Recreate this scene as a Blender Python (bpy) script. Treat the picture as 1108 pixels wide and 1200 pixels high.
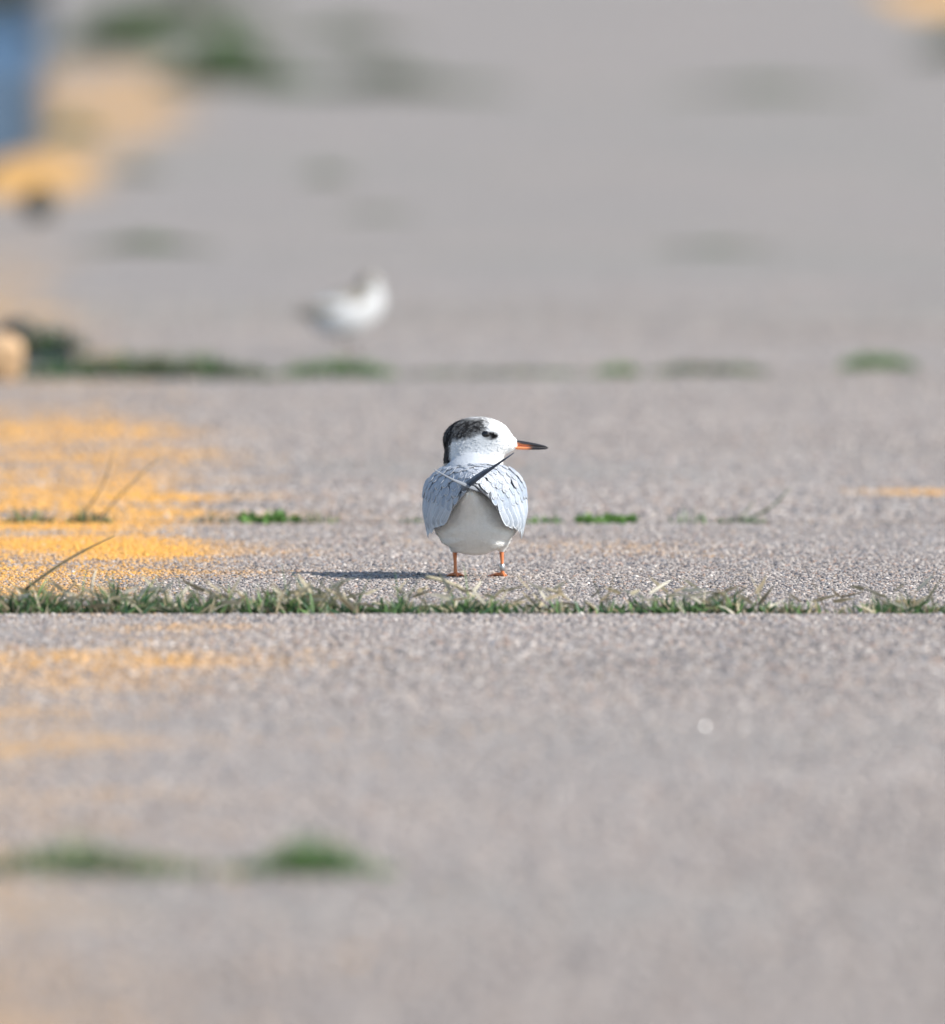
import bpy, math, random
import numpy as np
from mathutils import Vector, Matrix

# ------------------------------------------------------------------ clear
for o in list(bpy.data.objects):
    bpy.data.objects.remove(o)
SC = bpy.context.scene
COL = SC.collection

# ------------------------------------------------------------------ camera
FPX = 24000.0            # focal length in pixels of the 1108 px wide photograph
CAM_H = 1.0
cam_data = bpy.data.cameras.new("camera")
cam = bpy.data.objects.new("camera", cam_data)
COL.objects.link(cam)
cam_data.sensor_fit = 'HORIZONTAL'
cam_data.sensor_width = 36.0
cam_data.lens = 36.0 * FPX / 1108.0
cam_data.clip_start = 0.1
cam_data.clip_end = 9000.0
cam.location = (0, 0, CAM_H)
cam.rotation_euler = (math.radians(90) - math.atan(923.0 / FPX), 0, 0)
cam_data.dof.use_dof = True
cam_data.dof.focus_distance = 23.82
cam_data.dof.aperture_fstop = cam_data.lens / 111.0
SC.camera = cam

# ------------------------------------------------------------------ sky, sun, exposure
SUN_EL, SUN_AZ = math.radians(38), math.radians(21)      # sun on the right, a little on the camera's side
sdir = Vector((math.cos(SUN_EL) * math.cos(SUN_AZ), -math.cos(SUN_EL) * math.sin(SUN_AZ), math.sin(SUN_EL)))
world = bpy.data.worlds.new("World")
SC.world = world
world.use_nodes = True
wn = world.node_tree.nodes
wl = world.node_tree.links
wn.clear()
sky = wn.new('ShaderNodeTexSky')
sky.sky_type = 'NISHITA'
sky.sun_disc = False
sky.sun_elevation = SUN_EL
sky.sun_rotation = math.atan2(sdir.x, sdir.y)
sky.air_density = 1.0
sky.dust_density = 0.6
bg = wn.new('ShaderNodeBackground')
bg.inputs['Strength'].default_value = 0.128
wo = wn.new('ShaderNodeOutputWorld')
wl.new(sky.outputs[0], bg.inputs[0])
wl.new(bg.outputs[0], wo.inputs[0])

sun_data = bpy.data.lights.new("sun", 'SUN')
sun_data.energy = 4.0
sun_data.angle = math.radians(0.53)
sun_data.color = (1.0, 0.955, 0.89)
sun = bpy.data.objects.new("sun", sun_data)
COL.objects.link(sun)
sun.location = sdir * 50
sun.rotation_euler = (-sdir).to_track_quat('-Z', 'Y').to_euler()

SC.view_settings.view_transform = 'Standard'
SC.view_settings.look = 'None'
SC.view_settings.exposure = 0.55
SC.view_settings.gamma = 1.0
SC.view_settings.use_curve_mapping = False
SC.render.engine = 'CYCLES'
SC.cycles.max_bounces = 10
SC.cycles.diffuse_bounces = 8
SC.cycles.use_denoising = True

# ------------------------------------------------------------------ helpers
RNG = np.random.default_rng(7)


def gp(px, py, z=0.0):
    """pixel of the photograph -> point at height z above the pavement"""
    d = FPX * (CAM_H - z) / (py + 323.0)
    return Vector(((px - 554.0) / FPX * d, d, z))


def vnoise(x, y, seed=0):
    x = np.asarray(x, float); y = np.asarray(y, float)
    xi = np.floor(x).astype(np.int64); yi = np.floor(y).astype(np.int64)
    fx = x - xi; fy = y - yi
    fx = fx * fx * (3 - 2 * fx); fy = fy * fy * (3 - 2 * fy)

    def h(a, b):
        n = (a * 374761393 + b * 668265263 + seed * 982451653) & 0x7fffffff
        n = ((n ^ (n >> 13)) * 1274126177) & 0x7fffffff
        return ((n ^ (n >> 16)) & 0xffff) / 65535.0
    return (h(xi, yi) * (1 - fx) + h(xi + 1, yi) * fx) * (1 - fy) + (h(xi, yi + 1) * (1 - fx) + h(xi + 1, yi + 1) * fx) * fy


def fbm(x, y, seed=0, oct=4):
    s = 0; a = 0.5; t = 0
    for k in range(oct):
        s = s + a * vnoise(np.asarray(x) * 2 ** k, np.asarray(y) * 2 ** k, seed + k * 17)
        t += a; a *= 0.5
    return s / t


def sstep(a, b, x):
    t = np.clip((np.asarray(x, float) - a) / (b - a), 0, 1)
    return t * t * (3 - 2 * t)


def make_mesh(name, verts, faces, smooth=True, col=None, attrs=None):
    me = bpy.data.meshes.new(name)
    if isinstance(faces, np.ndarray):
        faces = faces.tolist()
    me.from_pydata([tuple(v) for v in np.asarray(verts, float).tolist()], [], faces)
    if smooth:
        me.polygons.foreach_set('use_smooth', np.ones(len(me.polygons), bool))
    if col is not None:
        a = me.attributes.new('col', 'FLOAT_COLOR', 'POINT')
        c = np.ones((len(me.vertices), 4), np.float32); c[:, :3] = np.asarray(col)[:, :3]
        a.data.foreach_set('color', c.ravel())
    for k, v in (attrs or {}).items():
        a = me.attributes.new(k, 'FLOAT', 'POINT')
        a.data.foreach_set('value', np.asarray(v, np.float32).ravel())
    me.update()
    return me


def link(name, me, mat=None, parent=None, loc=None):
    if mat is not None and me is not None and len(me.materials) == 0:
        me.materials.append(mat)
    o = bpy.data.objects.new(name, me)
    COL.objects.link(o)
    if parent is not None:
        o.parent = parent
    if loc is not None:
        o.location = loc
    return o


def empty(name, loc):
    o = bpy.data.objects.new(name, None)
    o.empty_display_size = 0.05
    COL.objects.link(o)
    o.location = loc
    return o


def tag(o, label=None, cat=None, group=None, kind=None):
    if label: o['label'] = label
    if cat: o['category'] = cat
    if group: o['group'] = group
    if kind: o['kind'] = kind
    return o


# ------------------------------------------------------------------ materials
def new_mat(name):
    m = bpy.data.materials.new(name)
    m.use_nodes = True
    nt = m.node_tree
    nt.nodes.clear()
    out = nt.nodes.new('ShaderNodeOutputMaterial')
    b = nt.nodes.new('ShaderNodeBsdfPrincipled')
    nt.links.new(b.outputs[0], out.inputs[0])
    return m, nt, b, out


def N(nt, t, **kw):
    n = nt.nodes.new(t)
    for k, v in kw.items():
        setattr(n, k, v)
    return n


def mixc(nt, fac, a, b, blend='MIX'):
    n = N(nt, 'ShaderNodeMix', data_type='RGBA', blend_type=blend)
    for sock, v in ((0, fac), (6, a), (7, b)):
        if hasattr(v, 'is_output'):
            nt.links.new(v, n.inputs[sock])
        else:
            n.inputs[sock].default_value = v if sock == 0 else (*v, 1)
    return n.outputs[2]


def mrange(nt, v, a, b, c=0.0, d=1.0):
    n = N(nt, 'ShaderNodeMapRange')
    n.interpolation_type = 'SMOOTHSTEP'
    nt.links.new(v, n.inputs[0])
    for i, x in enumerate((a, b, c, d)):
        n.inputs[1 + i].default_value = x
    return n.outputs[0]


def math_n(nt, op, a, b=None):
    n = N(nt, 'ShaderNodeMath', operation=op)
    for i, v in enumerate((a, b)):
        if v is None: continue
        if hasattr(v, 'is_output'): nt.links.new(v, n.inputs[i])
        else: n.inputs[i].default_value = v
    return n.outputs[0]


def noise(nt, vec, scale, detail=3.0, rough=0.55):
    n = N(nt, 'ShaderNodeTexNoise')
    n.inputs['Scale'].default_value = scale
    n.inputs['Detail'].default_value = detail
    n.inputs['Roughness'].default_value = rough
    if vec is not None:
        nt.links.new(vec, n.inputs['Vector'])
    return n.outputs[0]


PAINT = (0.76, 0.39, 0.075)


def mat_concrete():
    m, nt, b, out = new_mat('weathered_concrete')
    geo = N(nt, 'ShaderNodeNewGeometry')
    P = geo.outputs['Position']
    fine = noise(nt, P, 260, 3, 0.7)
    mid = noise(nt, P, 9, 4, 0.6)
    big = noise(nt, P, 0.9, 3, 0.55)
    c = mixc(nt, mrange(nt, fine, .3, .7), (.205, .178, .154), (.388, .340, .300))
    c = mixc(nt, mrange(nt, mid, .35, .7, 0, .5), c, (.27, .222, .187))
    c = mixc(nt, mrange(nt, big, .35, .7, 0, .5), c, (.235, .222, .205))
    st = noise(nt, P, 2.1, 5, 0.62)
    c = mixc(nt, mrange(nt, st, .48, .72, 0, .5), c, (.38, .31, .26))
    st2 = noise(nt, P, 0.45, 4, 0.6)
    c = mixc(nt, mrange(nt, st2, .46, .68, 0, .42), c, (.245, .238, .19))
    vor = N(nt, 'ShaderNodeTexVoronoi')
    vor.inputs['Scale'].default_value = 170
    nt.links.new(P, vor.inputs['Vector'])
    sep = N(nt, 'ShaderNodeSeparateColor')
    nt.links.new(vor.outputs['Color'], sep.inputs[0])
    c = mixc(nt, mrange(nt, sep.outputs[0], .86, .9, 0, .8), c, (.56, .52, .48))
    c = mixc(nt, mrange(nt, sep.outputs[1], .84, .88, 0, .7), c, (.12, .115, .12))
    at = N(nt, 'ShaderNodeAttribute'); at.attribute_name = 'paint'
    wear = noise(nt, P, 3.4, 7, 0.68)
    wf = noise(nt, P, 180, 2, 0.6)
    w = math_n(nt, 'ADD', at.outputs['Fac'], math_n(nt, 'MULTIPLY', math_n(nt, 'SUBTRACT', wear, 0.5), 1.7))
    w = math_n(nt, 'ADD', w, math_n(nt, 'MULTIPLY', math_n(nt, 'SUBTRACT', wf, 0.5), 0.7))
    msk = mrange(nt, w, .26, .92)
    msk = math_n(nt, 'MULTIPLY', msk, mrange(nt, at.outputs['Fac'], 0.02, 0.2))
    c = mixc(nt, msk, c, PAINT)
    nt.links.new(c, b.inputs['Base Color'])
    b.inputs['Roughness'].default_value = 0.85
    b.inputs['Specular IOR Level'].default_value = 0.3
    bump = N(nt, 'ShaderNodeBump')
    bump.inputs['Strength'].default_value = 0.6
    bump.inputs['Distance'].default_value = 0.003
    nt.links.new(fine, bump.inputs['Height'])
    nt.links.new(bump.outputs[0], b.inputs['Normal'])
    return m


def mat_pebble():
    m, nt, b, out = new_mat('exposed_aggregate')
    at = N(nt, 'ShaderNodeAttribute'); at.attribute_type = 'INSTANCER'; at.attribute_name = 'pcol'
    nt.links.new(at.outputs['Color'], b.inputs['Base Color'])
    b.inputs['Roughness'].default_value = 0.55
    b.inputs['Specular IOR Level'].default_value = 0.4
    return m


def mat_attr(name, rough=0.7, trans=0.0, spec=0.3, bump_scale=None, bump_d=0.0005):
    m, nt, b, out = new_mat(name)
    at = N(nt, 'ShaderNodeAttribute'); at.attribute_name = 'col'
    nt.links.new(at.outputs['Color'], b.inputs['Base Color'])
    b.inputs['Roughness'].default_value = rough
    b.inputs['Specular IOR Level'].default_value = spec
    if bump_scale:
        tc = N(nt, 'ShaderNodeTexCoord')
        nz = noise(nt, tc.outputs['Object'], bump_scale, 4, .65)
        bp = N(nt, 'ShaderNodeBump'); bp.inputs['Strength'].default_value = 0.7; bp.inputs['Distance'].default_value = bump_d
        nt.links.new(nz, bp.inputs['Height']); nt.links.new(bp.outputs[0], b.inputs['Normal'])
    if trans > 0:
        tr = N(nt, 'ShaderNodeBsdfTranslucent')
        nt.links.new(at.outputs['Color'], tr.inputs[0])
        mx = N(nt, 'ShaderNodeMixShader'); mx.inputs[0].default_value = trans
        nt.links.new(b.outputs[0], mx.inputs[1]); nt.links.new(tr.outputs[0], mx.inputs[2])
        nt.links.new(mx.outputs[0], out.inputs[0])
    return m


def mat_plain(name, color, rough=0.6, spec=0.4, metal=0.0, nscale=None, ndark=0.6):
    m, nt, b, out = new_mat(name)
    if nscale:
        tc = N(nt, 'ShaderNodeTexCoord')
        nz = noise(nt, tc.outputs['Object'], nscale, 5, .65)
        c = mixc(nt, mrange(nt, nz, .3, .7), tuple(x * ndark for x in color), color)
        nt.links.new(c, b.inputs['Base Color'])
        bp = N(nt, 'ShaderNodeBump'); bp.inputs['Strength'].default_value = .5; bp.inputs['Distance'].default_value = .004
        nt.links.new(nz, bp.inputs['Height']); nt.links.new(bp.outputs[0], b.inputs['Normal'])
    else:
        b.inputs['Base Color'].default_value = (*color, 1)
    b.inputs['Roughness'].default_value = rough
    b.inputs['Specular IOR Level'].default_value = spec
    b.inputs['Metallic'].default_value = metal
    return m


def mat_feather(name, base, fringe, dark, dark_amt, root):
    """vane colours from the feather's own coordinates: fu root->tip, fv across (-1..1)"""
    m, nt, b, out = new_mat(name)
    u = N(nt, 'ShaderNodeAttribute'); u.attribute_name = 'fu'
    v = N(nt, 'ShaderNodeAttribute'); v.attribute_name = 'fv'
    oi = N(nt, 'ShaderNodeObjectInfo')
    va = math_n(nt, 'ABSOLUTE', v.outputs['Fac'])
    # distance-to-rim coordinate: 1 on the rim of the vane
    tip = mrange(nt, u.outputs['Fac'], .62, 1.0)
    rim = math_n(nt, 'MAXIMUM', va, tip)
    c = mixc(nt, mrange(nt, u.outputs['Fac'], 0, .5), root, base)
    rnd = mrange(nt, oi.outputs['Random'], 0, 1, 0, .45)
    c = mixc(nt, rnd, c, fringe)
    band = math_n(nt, 'MULTIPLY', mrange(nt, rim, .40, .58), mrange(nt, rim, .84, .70))
    band = math_n(nt, 'MULTIPLY', band, mrange(nt, u.outputs['Fac'], .55, .78))
    tcn = N(nt, 'ShaderNodeTexCoord')
    blot = noise(nt, tcn.outputs['Object'], 170, 3, .6)
    rs_ = N(nt, 'ShaderNodeMath', operation='FRACT'); nt.links.new(math_n(nt, 'MULTIPLY', oi.outputs['Random'], 7.31), rs_.inputs[0])
    band = math_n(nt, 'MULTIPLY', band, mrange(nt, blot, .34, .56))
    band = math_n(nt, 'MULTIPLY', band, mrange(nt, rs_.outputs[0], -.3, .8))
    c = mixc(nt, math_n(nt, 'MULTIPLY', band, dark_amt), c, dark)
    c = mixc(nt, mrange(nt, blot, .42, .68, 0, .3), c, fringe)
    c = mixc(nt, math_n(nt, 'MULTIPLY', mrange(nt, rim, .76, .9), .9), c, fringe)
    c = mixc(nt, mrange(nt, va, .1, .03, 0, .35), c, tuple(x * .4 for x in base))
    wv = N(nt, 'ShaderNodeTexWave'); wv.inputs['Scale'].default_value = 14
    cb = N(nt, 'ShaderNodeCombineXYZ')
    nt.links.new(math_n(nt, 'SUBTRACT', math_n(nt, 'MULTIPLY', u.outputs['Fac'], 2.0), math_n(nt, 'MULTIPLY', va, .6)), cb.inputs[0])
    nt.links.new(cb.outputs[0], wv.inputs['Vector'])
    bp = N(nt, 'ShaderNodeBump'); bp.inputs['Strength'].default_value = .25; bp.inputs['Distance'].default_value = .0006
    nt.links.new(wv.outputs['Fac'], bp.inputs['Height']); nt.links.new(bp.outputs[0], b.inputs['Normal'])
    nt.links.new(c, b.inputs['Base Color'])
    b.inputs['Roughness'].default_value = .65
    b.inputs['Specular IOR Level'].default_value = .25
    return m


def mat_water():
    m, nt, b, out = new_mat('sea_water')
    b.inputs['Base Color'].default_value = (.05, .13, .25, 1)
    b.inputs['Roughness'].default_value = .3
    b.inputs['IOR'].default_value = 1.33
    geo = N(nt, 'ShaderNodeNewGeometry')
    n1 = noise(nt, geo.outputs['Position'], 2.2, 4, .6)
    bp = N(nt, 'ShaderNodeBump'); bp.inputs['Strength'].default_value = .8; bp.inputs['Distance'].default_value = .2
    nt.links.new(n1, bp.inputs['Height']); nt.links.new(bp.outputs[0], b.inputs['Normal'])
    return m


M_CON = mat_concrete()
M_PEB = mat_pebble()
M_GRASS = mat_attr('grass_blade', .55, .22, .35)
M_SOIL = mat_plain('joint_soil', (.16, .125, .09), .95, .1, nscale=90)
M_ROCK = mat_plain('dark_rock', (.10, .098, .078), .9, .2, nscale=14)
M_PCHUNK = mat_plain('painted_concrete', (.60, .40, .23), .8, .25, nscale=9, ndark=.8)
M_WATER = mat_water()
M_BED = mat_plain('sea_bed', (.13, .12, .09), .95, .1, nscale=1.5)

# ------------------------------------------------------------------ pavement
YS = [-8.0, -3.5, 1.8, 7.1, 12.4, 17.72, 23.03, 25.66, 31.45, 39.5, 46.3, 58.2, 70.0, 84.0, 98.0]
GAP = 0.034


def left_edge(y):
    return np.interp(y, [-10, 30, 31.5, 31.95, 33.5, 34.1, 42, 46.8, 48.2, 52, 56, 70, 80, 98],
                     [-1.1, -1.05, -1.0, -.645, -.66, -1.0, -1.06, -1.12, -1.04, -1.11, -1.20, -1.48, -1.69, -2.0])


def paint(x, y):
    """how much old yellow line paint is left at a place of the pavement, 0..1"""
    x = np.asarray(x, float); y = np.asarray(y, float)
    st = np.interp(y, [10, 15, 17, 17.7, 19.4, 20.0, 21.0, 21.9, 22.9, 23.2, 24, 24.6, 25.6, 25.8, 27, 29, 30, 31.4, 33, 36, 40, 42.3, 43.5, 44.5, 46.5, 48, 50, 56, 60, 62, 64],
                   [.24, .25, .25, .22, .13, .30, .22, .28, .17, .30, .38, .54, .58, .47, .46, .44, .31, .14, .30, .34, .20, .22, .46, .60, .54, .36, .38, .40, .30, .1, 0])
    ed = np.interp(y, [10, 15, 20, 22, 23.4, 24.8, 27, 29, 31, 33, 36, 44.6, 48, 50, 57, 62],
                   [-.32, -.29, -.26, -.22, -.32, -.28, -.33, -.36, -.45, -.62, -.68, -.83, -.80, -.70, -.70, -.80])
    wob = (fbm(x * 4, y * 2.2, 3) - .5) * .16
    p = st * sstep(.10, -.14, x - ed - wob) + (.38 + .30 * sstep(23, 21.5, y)) * st * sstep(.46 + .14 * sstep(23, 21.5, y), -.05, x - ed)
    p = np.maximum(p, .36 * sstep(.42, .12, np.abs(y - 24.85 + .25 * (x - .1))) * sstep(-.2, -.05, x) * sstep(.46, .2, x))
    p = np.maximum(p, .5 * sstep(.16, .06, np.abs(y - 26.62)) * sstep(.44, .56, x))
    p = np.maximum(p, .26 * sstep(.5, .1, np.abs(y - 16.55)) * sstep(-.26, -.2, x) * sstep(-.06, -.1, x))
    p = np.maximum(p, .9 * sstep(5, 3, np.abs(y - 76)) * sstep(1.42, 1.6, x) * sstep(2.4, 2.2, x))
    return np.clip(p, 0, 1.2)


pav = empty('pavement', (0, 0, 0))
tag(pav, kind='structure')


def joint_y(y, x):
    """the joint in front of the far bird runs a little askew"""
    return y + (0.22 * (x + .1) if abs(y - 31.45) < .01 else 0.0) * np.clip((2.5 - abs(x)) / 1.5, 0, 1)


def make_slab(y0, y1):
    xs = np.concatenate([np.linspace(0, .36, 61)[:-1], np.linspace(.36, 1, 14)])
    L = y1 - y0 - GAP
    nb = 3
    n = max(12, int(L / .12))
    rows = []
    for k in range(n + 1):
        rows.append((k / n, 0.0))
    V = []; pa = []
    # rounded arrises: extra rows at both ends
    prof = [(-.000, -.25), (.000, -.010), (.0025, -.004), (.008, -.001)]
    full = [(a, z) for a, z in prof] + [(.02 + (L - .04) * k / n, 0.0) for k in range(n + 1)] + [(L - a, z) for a, z in reversed(prof)]
    for a, z in full:
        for j, u in enumerate(xs):
            yc = y0 + GAP / 2 + a
            xl = float(left_edge(yc))
            x = xl + (9.0 - xl) * u
            yy0 = joint_y(y0, x) - y0; yy1 = joint_y(y1, x) - y1
            y = yc + yy0 * (1 - a / L) + yy1 * (a / L)
            e = min(a, L - a)
            rag = (vnoise(x * 30, y * 5, 5) - .5) * .006 * max(0, 1 - e / .06)
            y += rag
            zz = z - (.004 * max(0, vnoise(x * 22, y0 * 3 + (a > L / 2), 9) - .5) * 2 if e < .03 and z > -.1 else 0)
            zz += (vnoise(x * 1.3, y * .8, 21) - .5) * .004 * min(1, e / .2)
            V.append((x, y, zz)); pa.append((x, y))
    m = len(xs); R = len(full)
    F = []
    for r in range(R - 1):
        for j in range(m - 1):
            F.append((r * m + j, r * m + j + 1, (r + 1) * m + j + 1, (r + 1) * m + j))
    # left and right flanks
    base = len(V)
    for r in range(R):
        x, y, z = V[r * m]; V.append((x - .01, y, -.25)); pa.append((x, y))
    for r in range(R - 1):
        F.append((r * m, (r + 1) * m, base + r + 1, base + r))
    base2 = len(V)
    for r in range(R):
        x, y, z = V[r * m + m - 1]; V.append((x + .01, y, -.25)); pa.append((x, y))
    for r in range(R - 1):
        F.append((r * m + m - 1, base2 + r, base2 + r + 1, (r + 1) * m + m - 1))
    pa = np.array(pa)
    return make_mesh('slab', V, F, True, attrs={'paint': paint(pa[:, 0], pa[:, 1])})


for i in range(len(YS) - 1):
    link('slab', make_slab(YS[i], YS[i + 1]), M_CON, pav)

# soil that fills each joint, a little below the slab tops
for y in YS[1:-1]:
    xs = np.arange(float(left_edge(y)) + .02, 8.9, .06 if 16 < y < 33 else .4)
    V = []; F = []
    for x in xs:
        yy = float(joint_y(y, x))
        for k, dy in enumerate((-.02, -.007, .007, .02)):
            V.append((x, yy + dy, -.016 + .008 * (vnoise(x * 25, k * 1.7 + y, 4) - .5) + (0.002 if 0 < k < 3 else 0)))
    for i in range(len(xs) - 1):
        for k in range(3):
            F.append((i * 4 + k, i * 4 + k + 1, i * 4 + 5 + k, i * 4 + 4 + k))
    link('joint_soil', make_mesh('joint_soil', V, F), M_SOIL, pav)

# sea and sea bed
W = 4000.0
wv = link('water', make_mesh('water', [(-W, -W, -.6), (W, -W, -.6), (W, W, -.6), (-W, W, -.6)], [(0, 1, 2, 3)], False), M_WATER)
tag(wv, kind='structure')
sb = link('sea_bed', make_mesh('sea_bed', [(-W, -W, -1.6), (W, -W, -1.6), (W, W, -1.6), (-W, W, -1.6)], [(0, 1, 2, 3)], False), M_BED)
tag(sb, kind='structure')
# rubble footing that carries the slabs down into the water
V = []; F = []
ys = np.arange(-8, 98.1, 2.0)
for y in ys:
    xl = float(left_edge(y))
    if 31 < y < 35: xl = -1.0
    V += [(xl + .06, y, -.252), (xl - .15, y, -1.65), (9.15, y, -1.65), (8.94, y, -.252)]
for i in range(len(ys) - 1):
    for k in range(3):
        F.append((i * 4 + k, i * 4 + k + 1, i * 4 + 5 + k, i * 4 + 4 + k))
    F.append((i * 4 + 3, i * 4, i * 4 + 4, i * 4 + 7))
tag(link('causeway_footing', make_mesh('causeway_footing', V, F, False), M_ROCK), kind='structure')

# ------------------------------------------------------------------ exposed aggregate of the pavement
def gravel():
    bands = [(15.0, 18.0, 8000, 1.45), (18.0, 20.4, 14000, 1.25), (20.4, 22.3, 32000, .95), (22.3, 25.8, 84000, .64), (25.8, 27.6, 30000, .95), (27.6, 30.5, 13000, 1.15), (30.5, 37.0, 6000, 1.3)]
    P = []; S = []
    for a, b, dens, sc in bands:
        hw = .57 * b / 24 + .10
        n = int(dens * (b - a) * 2 * hw)
        x = RNG.uniform(-hw, hw, n); y = RNG.uniform(a, b, n)
        r = np.clip(RNG.lognormal(0, .38, n), .45, 2.3) * .00195 * sc
        P.append(np.stack([x, y], 1)); S.append(r)
    P = np.concatenate(P); r = np.concatenate(S)
    x, y = P[:, 0], P[:, 1]
    ok = (x > left_edge(y) + .02) & (RNG.random(len(x)) < sstep(37.0, 30.5, y))
    for j in YS:
        jj = j + (0.22 * (x + .1) if abs(j - 31.45) < .01 else 0)
        ok &= np.abs(y - jj) > GAP / 2 + .004
    x, y, r = x[ok], y[ok], r[ok]
    n = len(x)
    pal = np.array([(.30, .275, .262), (.42, .39, .37), (.53, .50, .475), (.20, .19, .19), (.10, .10, .112), (.40, .29, .235), (.36, .30, .25), (.66, .63, .60), (.24, .25, .275)])
    w = np.array([.25, .22, .12, .13, .08, .05, .07, .03, .05]); w /= w.sum()
    c = pal[RNG.choice(len(pal), n, p=w)] * RNG.uniform(.8, 1.2, (n, 1))
    c *= np.array([[.92, .862, .805]]) * (.9 + .22 * fbm(x * 3, y * 1.2, 40))[:, None]
    foc = (.5 + .5 * sstep(19.5, 22, y) * sstep(29, 26.5, y))[:, None]
    mean = c.mean(0, keepdims=True)
    c = mean + (c - mean) * foc
    c *= (.93 + .14 * fbm(x * 2.1, y * 2.1, 55, 4))[:, None]
    p = paint(x, y)
    wear = p + (fbm(x * 3.4, y * 3.4, 70, 6) - .5) * 1.35 + RNG.normal(0, .22, n)
    k = sstep(.30, .84, wear) * sstep(.02, .2, p) * (.45 + .55 * sstep(.34, .58, p))
    pc = np.array(PAINT) * RNG.uniform(.82, 1.1, (n, 1))
    c = c * (1 - k[:, None]) + pc * k[:, None]
    v = np.stack([x, y, r * RNG.uniform(-.35, .22, n)], 1)
    me = bpy.data.meshes.new('aggregate')
    me.vertices.add(n)
    me.vertices.foreach_set('co', v.astype(np.float32).ravel())
    a = me.attributes.new('psize', 'FLOAT_VECTOR', 'POINT')
    sz = np.stack([r * RNG.uniform(.8, 1.35, n), r * RNG.uniform(.8, 1.35, n), r * RNG.uniform(.6, .95, n)], 1)
    a.data.foreach_set('vector', sz.astype(np.float32).ravel())
    a = me.attributes.new('prot', 'FLOAT_VECTOR', 'POINT')
    ro = np.stack([RNG.uniform(-.4, .4, n), RNG.uniform(-.4, .4, n), RNG.uniform(0, 6.28, n)], 1)
    a.data.foreach_set('vector', ro.astype(np.float32).ravel())
    a = me.attributes.new('pcol', 'FLOAT_COLOR', 'POINT')
    a.data.foreach_set('color', np.concatenate([c, np.ones((n, 1))], 1).astype(np.float32).ravel())
    me.materials.append(M_PEB)
    o = link('aggregate', me, M_PEB, pav)
    o['kind'] = 'stuff'
    ng = bpy.data.node_groups.new('aggregate_stones', 'GeometryNodeTree')
    ng.interface.new_socket('Geometry', in_out='INPUT', socket_type='NodeSocketGeometry')
    ng.interface.new_socket('Geometry', in_out='OUTPUT', socket_type='NodeSocketGeometry')
    gi = ng.nodes.new('NodeGroupInput'); go = ng.nodes.new('NodeGroupOutput')
    ico = ng.nodes.new('GeometryNodeMeshIcoSphere'); ico.inputs['Radius'].default_value = 1; ico.inputs['Subdivisions'].default_value = 2
    sp = ng.nodes.new('GeometryNodeSetPosition')
    nz = ng.nodes.new('ShaderNodeTexNoise'); nz.inputs['Scale'].default_value = 1.1
    sub = ng.nodes.new('ShaderNodeVectorMath'); sub.operation = 'SUBTRACT'; sub.inputs[1].default_value = (.5, .5, .5)
    scl = ng.nodes.new('ShaderNodeVectorMath'); scl.operation = 'SCALE'; scl.inputs['Scale'].default_value = .9
    sm = ng.nodes.new('GeometryNodeSetShadeSmooth')
    st = ng.nodes.new('GeometryNodeSetMaterial'); st.inputs['Material'].default_value = M_PEB
    ip = ng.nodes.new('GeometryNodeInstanceOnPoints')
    na = ng.nodes.new('GeometryNodeInputNamedAttribute'); na.data_type = 'FLOAT_VECTOR'; na.inputs['Name'].default_value = 'psize'
    nr = ng.nodes.new('GeometryNodeInputNamedAttribute'); nr.data_type = 'FLOAT_VECTOR'; nr.inputs['Name'].default_value = 'prot'
    er = ng.nodes.new('FunctionNodeEulerToRotation')
    L = ng.links.new
    L(ico.outputs['Mesh'], sp.inputs['Geometry'])
    L(nz.outputs['Color'], sub.inputs[0]); L(sub.outputs[0], scl.inputs[0]); L(scl.outputs[0], sp.inputs['Offset'])
    L(sp.outputs[0], sm.inputs['Geometry']); L(sm.outputs[0], st.inputs['Geometry'])
    L(gi.outputs[0], ip.inputs['Points']); L(st.outputs[0], ip.inputs['Instance'])
    L(nr.outputs['Attribute'], er.inputs[0]); L(er.outputs[0], ip.inputs['Rotation'])
    L(na.outputs['Attribute'], ip.inputs['Scale'])
    L(ip.outputs[0], go.inputs[0])
    md = o.modifiers.new('stones', 'NODES'); md.node_group = ng
    print('stones', n)


gravel()

# ------------------------------------------------------------------ grass and weeds
GREEN = [(.10, .19, .065), (.14, .25, .085), (.08, .17, .08), (.18, .29, .10), (.045, .10, .04), (.065, .13, .06)]
STRAW = [(.58, .51, .35), (.48, .40, .25), (.68, .62, .48), (.36, .29, .18)]
BRIGHT = [(.14, .27, .06), (.18, .33, .08), (.11, .22, .055)]
DULL = [(.13, .14, .085), (.16, .165, .10), (.20, .185, .12)]


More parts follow.
